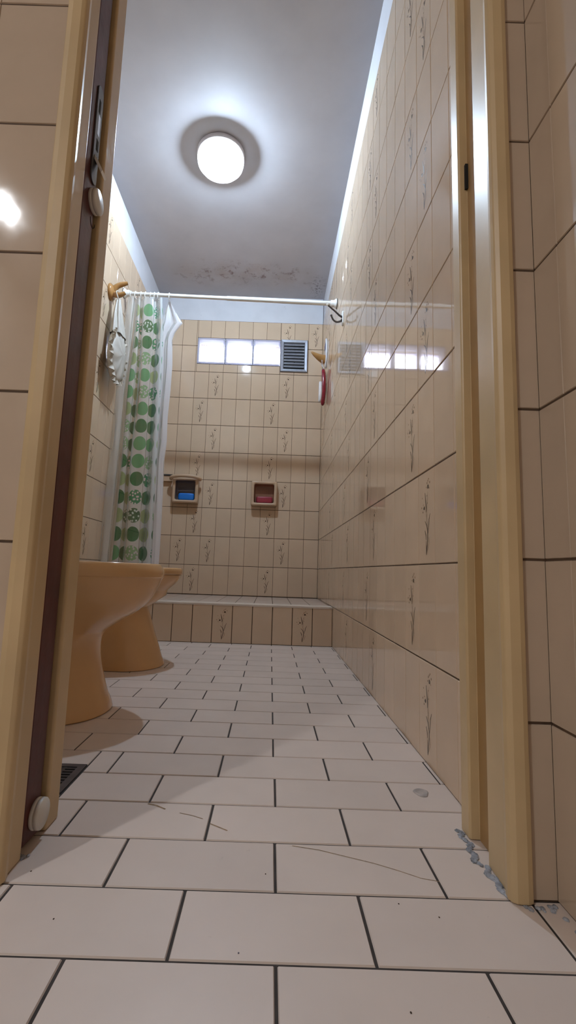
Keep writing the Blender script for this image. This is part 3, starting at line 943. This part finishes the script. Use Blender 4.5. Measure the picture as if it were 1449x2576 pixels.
# cross-section of the bunched curtain: (s across, depth, plain?)
SEC = [(0.00, 0.004), (0.10, -0.012), (0.185, -0.004), (0.175, 0.022), (0.21, 0.040), (0.265, 0.030), (0.27, 0.000), (0.33, -0.010), (0.385, 0.002),
       (0.37, 0.028), (0.42, 0.042), (0.475, 0.030), (0.465, -0.002), (0.54, -0.018), (0.66, -0.018), (0.755, -0.006), (0.745, 0.020), (0.80, 0.026),
       (0.86, 0.010), (0.95, -0.010), (1.0, 0.006)]
sec = catmull(SEC, 7)
def sheet(name, sec, zrows, xfun, yfun, mat, parent, uoff=0.0, wave=0.004, thick=0.0):
    # arc length along the section at a nominal width
    me = bpy.data.meshes.new(name)
    us = [0.0]
    for a, b in zip(sec[:-1], sec[1:]):
        us.append(us[-1] + math.hypot((b[0] - a[0]) * 0.30, b[1] - a[1]))
    V, uvs, Fc = [], [], []
    n = len(sec)
    for z in zrows:
        x0, x1 = xfun(z)
        amp, yo = yfun(z)
        for (s, d), u in zip(sec, us):
            wx = wave * math.sin(7 * z + 9 * s)
            wd = wave * noise.noise(Vector((s * 9, z * 3.5, 1.7)))
            V.append((x0 + (x1 - x0) * s + wx * 0.6 * (0.2 + s * (1 - s) * 3), yo + d * amp + wd * 2.0, z))
            uvs.append((u + uoff, z))
    for i in range(len(zrows) - 1):
        for j in range(n - 1):
            Fc.append((i * n + j, i * n + j + 1, (i + 1) * n + j + 1, (i + 1) * n + j))
    me.from_pydata(V, [], Fc)
    l = me.uv_layers.new(name='UVMap')
    for poly in me.polygons:
        poly.use_smooth = True
        for li in poly.loop_indices:
            l.data[li].uv = uvs[me.loops[li].vertex_index]
    me.materials.append(mat)
    o = bpy.data.objects.new(name, me); COL.objects.link(o)
    if parent:
        o.parent = parent; o.matrix_parent_inverse = Matrix.Translation(-Vector(parent.location))
    return o


def lerp_table(tab, z):
    for (z0, v0), (z1, v1) in zip(tab[:-1], tab[1:]):
        if z0 >= z >= z1:
            t = (z0 - z) / (z0 - z1)
            return v0 + (v1 - v0) * t
    return tab[-1][1] if z < tab[-1][0] else tab[0][1]


cur = thing('shower_curtain', (-0.74, RY, 1.90), 'milky plastic shower curtain printed with green discs, drawn to the left', 'curtain')
zr = [1.898 - 1.598 * k / 90 for k in range(91)]
XL_T = [(1.90, -0.866), (1.75, -0.872), (1.40, -0.880), (1.0, -0.884), (0.30, -0.884)]
XR_T = [(1.90, -0.668), (1.70, -0.648), (1.40, -0.640), (1.0, -0.630), (0.30, -0.612)]
Y_T = [(1.90, 2.500), (1.2, 2.468), (0.30, 2.412)]
sheet('printed_sheet', sec, zr, lambda z: (lerp_table(XL_T, z), lerp_table(XR_T, z)), lambda z: (0.55 + 0.35 * (1.9 - z) / 1.6, lerp_table(Y_T, z)), M['curtain'], cur, -0.02)
LR_T = [(1.895, -0.628), (1.84, -0.596), (1.80, -0.572), (1.762, -0.548), (1.735, -0.568), (1.70, -0.590), (1.66, -0.601), (1.5, -0.590), (1.36, -0.590), (1.28, -0.592), (1.2, -0.594), (1.05, -0.588), (0.95, -0.594), (0.8, -0.588), (0.55, -0.582), (0.3, -0.578)]
LL_T = [(1.895, -0.640), (1.80, -0.660), (1.6, -0.690), (0.30, -0.680)]
lsec = catmull([(0.0, 0.020), (0.25, 0.012), (0.5, 0.022), (0.75, 0.006), (0.92, 0.012), (1.0, 0.020)], 6)
zl = [1.893 - 1.593 * k / 120 for k in range(121)]
sheet('plain_border', lsec, zl, lambda z: (lerp_table(LL_T, z), lerp_table(LR_T, z)), lambda z: (1.0, lerp_table(Y_T, z) + 0.012), M['liner'], cur, 0, 0.003)

mb = MB()
pts = [(0, 0.0165 * math.cos(a), 0.021 * math.sin(a)) for a in [2 * math.pi * k / 20 for k in range(20)]]
mb.tube(pts, 0.0022, 8, closed=True)
ring0 = mb.build('curtain_ring', [M['white_rod']])
RX = [-0.846, -0.820, -0.790, -0.762, -0.735, -0.712, -0.690, -0.629]
ORD = ['first', 'second', 'third', 'fourth', 'fifth', 'sixth', 'seventh']
for i, x in enumerate(RX):
    o = ring0 if i == 0 else ring0.copy()
    if i: COL.objects.link(o)
    o.location = (x, RY, rodz(x) - 0.0078)
    o.rotation_euler = (0, 0, random.uniform(-0.25, 0.25))
    lab = ('white curtain ring, %s from the left wall on the shower rod' % ORD[i]) if i < 7 else 'white curtain ring standing apart, carrying the free white corner of the curtain'
    tag(o, lab, 'curtain ring', 'curtain rings on the shower rod')

# ------------------------------------------------------------------ wall hooks
def horn(path, radii, name, mat, parent, seg=14):
    mb = MB(); mb.tube(catmull(path, 6), catmull([(r,) for r in radii], 6) and [r[0] for r in catmull([(r,) for r in radii], 6)], seg)
    return mb.build(name, [mat], parent)

hk = thing('ceramic_hook', (XL, 2.300, 1.795), 'caramel ceramic double hook on the left wall above the white bag', 'hook')
mb = MB()
mb.lathe([(0.044, 0.0006), (0.045, 0.007), (0.036, 0.016), (0.022, 0.022), (0.0, 0.024)], (XL, 2.300, 1.798), 'X', 30)
mb.build('wall_plate', [M['brown_ceramic']], hk)
horn([(XL + 0.014, 2.300, 1.812), (XL + 0.035, 2.302, 1.835), (XL + 0.062, 2.304, 1.848), (XL + 0.086, 2.306, 1.856)], [0.017, 0.014, 0.0125, 0.0085], 'prong', M['brown_ceramic'], hk)
horn([(XL + 0.014, 2.298, 1.790), (XL + 0.036, 2.296, 1.781), (XL + 0.060, 2.294, 1.782), (XL + 0.080, 2.293, 1.794)], [0.018, 0.015, 0.0125, 0.009], 'prong', M['brown_ceramic'], hk)

rh = thing('robe_hook', (XR, 2.235, 1.66), 'white metal double robe hook on the right wall', 'hook')
mb = MB()
c = capsule(2.238, 0.030, 1.622, 1.702)
mb.rings([[(XR - 0.0006, y, z) for y, z in c], [(XR - 0.005, y, z) for y, z in c], [(XR - 0.008, 2.238 + (y - 2.238) * 0.8, 1.662 + (z - 1.662) * 0.93) for y, z in c]], True, True, True, smooth=False)
mb.build('back_plate', [M['white_rod']], rh)
horn([(XR - 0.006, 2.236, 1.668), (XR - 0.022, 2.230, 1.673), (XR - 0.050, 2.220, 1.692), (XR - 0.085, 2.205, 1.712)], [0.006, 0.005, 0.0043, 0.0042], 'arm', M['metal_dark'], rh, 10)
mb = MB(); mb.lathe([(0.0, -0.006), (0.0055, -0.003), (0.006, 0.0), (0.0055, 0.003), (0.0, 0.006)], (XR - 0.0865, 2.2045, 1.713), 'Z', 14)
mb.build('arm_tip', [M['white_rod']], rh)
horn([(XR - 0.006, 2.238, 1.656), (XR - 0.018, 2.232, 1.642), (XR - 0.038, 2.224, 1.634), (XR - 0.056, 2.214, 1.640), (XR - 0.066, 2.206, 1.655)], [0.006, 0.0052, 0.0046, 0.0045, 0.0045], 'lower_arm', M['metal_dark'], rh, 10)
mb = MB(); mb.lathe([(0.0, -0.006), (0.0055, -0.003), (0.006, 0.0), (0.0055, 0.003), (0.0, 0.006)], (XR - 0.0665, 2.2055, 1.657), 'Z', 14)
mb.build('arm_tip', [M['metal_dark']], rh)

bh = thing('ceramic_hook', (XR, 2.99, 1.83), 'caramel horn-shaped hook on a blue and white plate, right wall by the vent', 'hook')
mb = MB()
c = [(2.990 + 0.050 * math.sin(2 * math.pi * k / 36), 1.842 + 0.100 * math.cos(2 * math.pi * k / 36) * (1 + 0.05 * math.cos(12 * math.pi * k / 36))) for k in range(36)]
mb.rings([[(XR - 0.0006, y, z) for y, z in c], [(XR - 0.006, y, z) for y, z in c], [(XR - 0.010, 2.990 + (y - 2.990) * 0.85, 1.842 + (z - 1.842) * 0.92) for y, z in c]], True, True, True)
wp = mb.build('wall_plate', [M['porcelain']], bh, weld=True)
mb = MB()
for k in range(5):
    a = 2 * math.pi * k / 5 + 0.4
    mb.lathe([(0.0, -0.0006), (0.011, -0.0004), (0.010, 0.0)], (XR - 0.0100, 2.990 + 0.018 * math.cos(a), 1.885 + 0.018 * math.sin(a)), 'X', 12)
mb.lathe([(0.0, -0.0008), (0.008, -0.0006), (0.008, 0.0)], (XR - 0.0100, 2.990, 1.885), 'X', 12)
mb.build('flower_print', [M['blue']], wp)
horn([(XR - 0.009, 2.990, 1.795), (XR - 0.032, 2.985, 1.800), (XR - 0.062, 2.978, 1.812), (XR - 0.092, 2.972, 1.829), (XR - 0.104, 2.970, 1.837)], [0.032, 0.027, 0.019, 0.010, 0.004], 'prong', M['brown_ceramic'], bh, 20)

# ------------------------------------------------------------------ bath brush hanging below that hook
bb = thing('bath_brush', (XR - 0.03, 2.985, 1.60), 'dark red oval bath brush with white bristles hanging on the right wall', 'brush')
mb = MB()
rs = []
for k, (h, s) in enumerate(((0.004, 0.80), (0.006, 0.93), (0.012, 1.0), (0.020, 1.0), (0.027, 0.93), (0.029, 0.82))):
    ring = []
    for j in range(40):
        a = 2 * math.pi * j / 40
        z = 1.600 + 0.128 * s * math.cos(a)
        bend = 0.010 * (1 - ((z - 1.60) / 0.128) ** 2)
        ring.append((XR - h + bend * 0.0 - 0.010 * ((z - 1.60) / 0.128) ** 2 * 0.4, 2.985 + 0.038 * s * math.sin(a), z))
    rs.append(ring)
mb.rings(rs, True, True, True)
mb.build('back', [M['red']], bb, weld=True)
mb = MB()
rs = []
for h, s in ((0.0285, 0.84), (0.040, 0.86), (0.046, 0.82), (0.047, 0.74)):
    rs.append([(XR - h, 2.985 + 0.036 * s * math.sin(2 * math.pi * j / 32), 1.566 + 0.086 * s * math.cos(2 * math.pi * j / 32)) for j in range(32)])
mb.rings(rs, True, True, True)
mb.build('bristles', [M['bristle']], bb, weld=True)
mb = MB()
mb.tube(catmull([(XR - 0.016, 2.978, 1.724), (XR - 0.026, 2.976, 1.745), (XR - 0.032, 2.966, 1.772), (XR - 0.034, 2.985, 1.8295), (XR - 0.032, 3.008, 1.774), (XR - 0.022, 2.994, 1.745), (XR - 0.016, 2.992, 1.724)], 6), 0.0022, 8)
mb.build('strap', [M['porcelain']], bb)

# ------------------------------------------------------------------ white ruffled bag on the left hook
bag = thing('shower_cap_bag', (-0.845, 2.315, 1.76), 'white satin bag with a ruffled edge hanging from the left ceramic hook', 'bag')
mb = MB()
BC = Vector((-0.838, 2.320, 1.465))
def bag_pt(a, r, side):
    # a = angle round the oval, r = 0..1, side = +1 towards the room
    y = 0.098 * r * math.cos(a); z = 0.150 * r * math.sin(a)
    if z > 0: y *= 1 - 0.35 * (z / 0.150)
    th = 0.030 * math.sqrt(max(0.0, 1 - r * r)) + 0.004
    wr = 0.005 * math.sin(a * 9 + 3 * r) * r + 0.010 * noise.noise(Vector((y * 16, z * 11, side * 3.0)))
    return BC + Vector((side * (th + wr * (0.6 if side > 0 else 0.2)), y, z))
rs = []
for q in [0.02, 0.2, 0.4, 0.6, 0.75, 0.87, 0.95, 1.0]:
    rs.append([bag_pt(2 * math.pi * k / 72, q, 1) for k in range(72)])
for q in [1.0, 0.95, 0.87, 0.75, 0.5, 0.02]:
    rs.append([bag_pt(2 * math.pi * k / 72, q, -1) for k in range(72)])
mb.rings(rs, True, True, True)
mb.build('pouch', [M['cloth']], bag)
mb = MB()
NR = 260
inner, mid, outer = [], [], []
for k in range(NR):
    a = 2 * math.pi * k / NR
    base = bag_pt(a, 0.96, 1)
    o_ = bag_pt(a, 1.0, 1) - BC
    d = Vector((0, o_.y, o_.z)).normalized()
    w = math.sin(a * 26) * 0.011 + math.sin(a * 11 + 1) * 0.004
    inner.append(base + Vector((0.002, 0, 0)))
    mid.append(base + d * 0.010 + Vector((w * 0.6 - 0.002, 0, 0)))
    outer.append(base + d * 0.022 + Vector((w - 0.002, 0, 0)))
mb.rings([inner, mid, outer], True, False, False)
mb.build('ruffle', [M['cloth_edge']], bag)
mb = MB()
# gathered neck rising to the hook
rs = []
for t in [0, 0.15, 0.35, 0.55, 0.75, 0.9, 1.0]:
    z = 1.560 + (1.757 - 1.560) * t
    ry = 0.064 * (1 - t) ** 0.8 + 0.010; rx = 0.024 * (1 - t) + 0.009
    cy = 2.322 - 0.024 * t; cx = -0.838 - 0.004 * t
    ring = []
    for k in range(72):
        a = 2 * math.pi * k / 72
        f = 1 + 0.22 * math.sin(a * 7 + 2 * t) * (0.4 + 0.6 * t)
        ring.append((cx + rx * f * math.cos(a), cy + ry * f * math.sin(a), z))
    rs.append(ring)
mb.rings(rs, True, False, True)
mb.build('gathered_neck', [M['cloth']], bag)
mb = MB()
mb.tube(catmull([(-0.838, 2.290, 1.750), (-0.850, 2.278, 1.785), (-0.850, 2.297, 1.804), (-0.850, 2.314, 1.785), (-0.838, 2.305, 1.750)], 6), 0.003, 8)
mb.build('loop', [M['cloth']], bag)

# ------------------------------------------------------------------ bidet and toilet
def loft(levels, cy, xback, npt=28):
    """levels: (z, front x, half width, back x, step) -> closed outline rings"""
    rs = []
    for (z, xf, w, xb) in levels:
        ring = []
        xc = xf - min(max((xf - xb) * 0.42, w * 0.9), (xf - xb) * 0.8)
        for k in range(npt + 1):
            a = -math.pi / 2 + math.pi * k / npt
            ring.append((xc + (xf - xc) * math.cos(a) ** 0.9 if abs(a) < math.pi / 2 - 1e-6 else xc, cy + w * math.sin(a), z))
        m = 6
        for k in range(1, m + 1): ring.append((xc + (xb - xc) * k / m, cy + w * (1 - 0.15 * (k / m) ** 2), z))
        for k in range(m, 0, -1): ring.append((xc + (xb - xc) * k / m, cy - w * (1 - 0.15 * (k / m) ** 2), z))
        rs.append(ring)
    return rs


def spline_levels(L, n=5):
    return catmull(L, n)


def sanitary(name, cy, L, ztop, xf, w, xb, label, cat):
    t = thing(name, ((xf + xb) / 2, cy, 0), label, cat)
    mb = MB()
    rs = loft(spline_levels(L), cy, xb)
    mb.rings(rs, True, True, False)
    # rim: rolled edge, then the basin inside
    inn = [(ztop + 0.0008, xf - 0.010, w - 0.008, xb + 0.006), (ztop + 0.0006, xf - 0.030, w - 0.030, xb + 0.14), (ztop - 0.008, xf - 0.038, w - 0.038, xb + 0.15),
           (ztop - 0.08, xf - 0.055, w - 0.055, xb + 0.17), (ztop - 0.14, xf - 0.14, w - 0.10, xb + 0.24)]
    rs2 = loft(inn, cy, xb)
    mb.rings([rs[-1]] + rs2, True, False, True)
    mb.build('bowl', [M['ochre']], t, weld=True)
    return t


bid_L = [(0.0015, -0.405, 0.142, -0.66), (0.020, -0.411, 0.137, -0.66), (0.037, -0.419, 0.128, -0.665), (0.072, -0.430, 0.116, -0.67), (0.106, -0.439, 0.108, -0.675), (0.140, -0.4445, 0.103, -0.68),
         (0.176, -0.4445, 0.104, -0.69), (0.196, -0.438, 0.109, -0.70), (0.209, -0.425, 0.115, -0.72), (0.231, -0.391, 0.127, -0.76), (0.252, -0.357, 0.139, -0.80),
         (0.283, -0.322, 0.156, -0.85), (0.315, -0.304, 0.168, -0.872), (0.344, -0.2915, 0.175, -0.882), (0.349, -0.2885, 0.1775, -0.884), (0.363, -0.288, 0.178, -0.885), (0.376, -0.294, 0.176, -0.885), (0.382, -0.299, 0.173, -0.884)]
sanitary('bidet', 1.272, bid_L, 0.382, -0.299, 0.173, -0.884, 'ochre ceramic bidet on a slender foot, the nearer of the two fixtures', 'bidet')
wc_L = [(0.0015, -0.399, 0.146, -0.70), (0.014, -0.404, 0.143, -0.70), (0.028, -0.411, 0.139, -0.70), (0.060, -0.422, 0.133, -0.705), (0.094, -0.4345, 0.127, -0.71), (0.135, -0.449, 0.122, -0.72), (0.173, -0.461, 0.119, -0.73), (0.205, -0.472, 0.118, -0.75),
        (0.228, -0.474, 0.120, -0.79), (0.244, -0.458, 0.126, -0.83), (0.261, -0.436, 0.135, -0.855), (0.277, -0.412, 0.145, -0.87), (0.296, -0.390, 0.157, -0.88), (0.314, -0.371, 0.166, -0.884), (0.333, -0.357, 0.173, -0.886), (0.346, -0.352, 0.176, -0.886)]
wc = sanitary('toilet', 1.870, wc_L, 0.346, -0.352, 0.176, -0.886, 'ochre ceramic toilet on a broad flared foot, farther away by the shower curb', 'toilet')
# seat ring on the toilet
mb = MB()
so = loft([(0.3475, -0.3510, 0.1775, -0.86), (0.350, -0.3475, 0.1800, -0.862), (0.369, -0.3480, 0.1800, -0.862), (0.3735, -0.3530, 0.1760, -0.858),
           (0.3735, -0.3930, 0.1320, -0.78), (0.3690, -0.3980, 0.1270, -0.775), (0.3500, -0.3980, 0.1270, -0.775), (0.3475, -0.3950, 0.1300, -0.778), (0.3475, -0.3510, 0.1775, -0.86)], 1.870, 0)
mb.rings(so, True, False, False)
mb.build('seat', [M['ochre']], wc, weld=True)

# ------------------------------------------------------------------ floor drain
dr = thing('floor_drain', (-0.391, 0.88, 0), 'square dark metal floor drain half hidden behind the left door jamb', 'drain')
mb = MB()
x0, x1, y0, y1 = -0.4505, -0.3315, 0.8235, 0.9365
w = 0.013
for (a, b, c, d) in ((x0, x1, y0, y0 + w), (x0, x1, y1 - w, y1), (x0, x0 + w, y0 + w, y1 - w), (x1 - w, x1, y0 + w, y1 - w)):
    mb.box((a, c, -0.0014), (b, d, 0.0016))
mb.build('frame', [M['metal_dark']], dr)
mb = MB()
mb.box((x0 + w, y0 + w, -0.0014), (x1 - w, y1 - w, -0.0008)); mb.build('sump', [M['black']], dr)
mb = MB()
nb = 8
for k in range(nb):
    yy = y0 + w + (y1 - y0 - 2 * w) * (k + 0.5) / nb
    mb.box((x0 + w, yy - 0.0032, -0.0008), (x1 - w, yy + 0.0032, 0.0010))
for xx in (x0 + 0.035, (x0 + x1) / 2, x1 - 0.035):
    mb.box((xx - 0.003, y0 + w, -0.0008), (xx + 0.003, y1 - w, 0.0009))
mb.build('grate', [M['grate']], dr)

# ------------------------------------------------------------------ crumbled mortar at the jambs
def lumps(name, pts, seed, label):
    rnd = random.Random(seed)
    mb = MB()
    for (x, y, r) in pts:
        rs = []
        ph = rnd.random() * 9
        for k in range(5):
            b = k / 4 * math.pi / 2
            rs.append([(x + r * math.cos(b) * (0.7 + 0.5 * noise.noise(Vector((math.cos(a) * 2 + ph, math.sin(a) * 2, k)))) * math.cos(a),
                        y + r * math.cos(b) * (0.9 + 0.6 * noise.noise(Vector((math.cos(a) * 2, math.sin(a) * 2 + ph, k)))) * math.sin(a),
                        0.0003 + 0.45 * r * math.sin(b)) for a in [2 * math.pi * j / 10 for j in range(10)]])
        mb.rings(rs, True, True, True, smooth=False)
    return tag(mb.build(name, [M['mortar']]), label, 'debris')

rnd = random.Random(3)
pts = []
for k in range(34):
    t = k / 33
    y = 0.748 - 0.142 * t
    x = 0.2935 + 0.003 * math.sin(k) - 0.006 * math.exp(-((t - 0.45) / 0.12) ** 2) + rnd.uniform(-0.002, 0.002)
    pts.append((x, y, rnd.uniform(0.0035, 0.0068)))
lumps('mortar_debris', pts, 4, 'crumbled blue-grey mortar along the foot of the right door jamb')
pts = [(0.318 + rnd.uniform(-0.012, 0.022), 0.588 + rnd.uniform(-0.004, 0.004), rnd.uniform(0.002, 0.005)) for k in range(12)]
pts += [(0.343, 0.592 - 0.02 * k, 0.004) for k in range(4)]
lumps('mortar_debris', pts, 5, 'grey mortar crumbs in the tiled corner beside the right door casing')
lumps('mortar_chip', [(-0.3035, 0.650, 0.006), (-0.308, 0.652, 0.005), (-0.2985, 0.654, 0.004)], 6, 'small grey mortar chip at the foot of the left door jamb')
mb = MB()
rs = []
for r, h in ((0.0125, 0.0003), (0.0118, 0.0013), (0.0098, 0.0016), (0.0080, 0.0010), (0.0, 0.0008)):
    rs.append([(0.2765 + max(r, 1e-4) * math.cos(a) * (1 + 0.15 * math.sin(3 * a)), 0.868 + max(r, 1e-4) * 1.25 * math.sin(a), h) for a in [2 * math.pi * k / 24 for k in range(24)]])
mb.rings(rs, True, True, True)
tag(mb.build('plaster_blob', [simple('dried_plaster', (0.40, 0.35, 0.32), 0.7, 0.2, 60)]), 'dried round blob of plaster stuck on a floor tile by the right wall', 'blob')
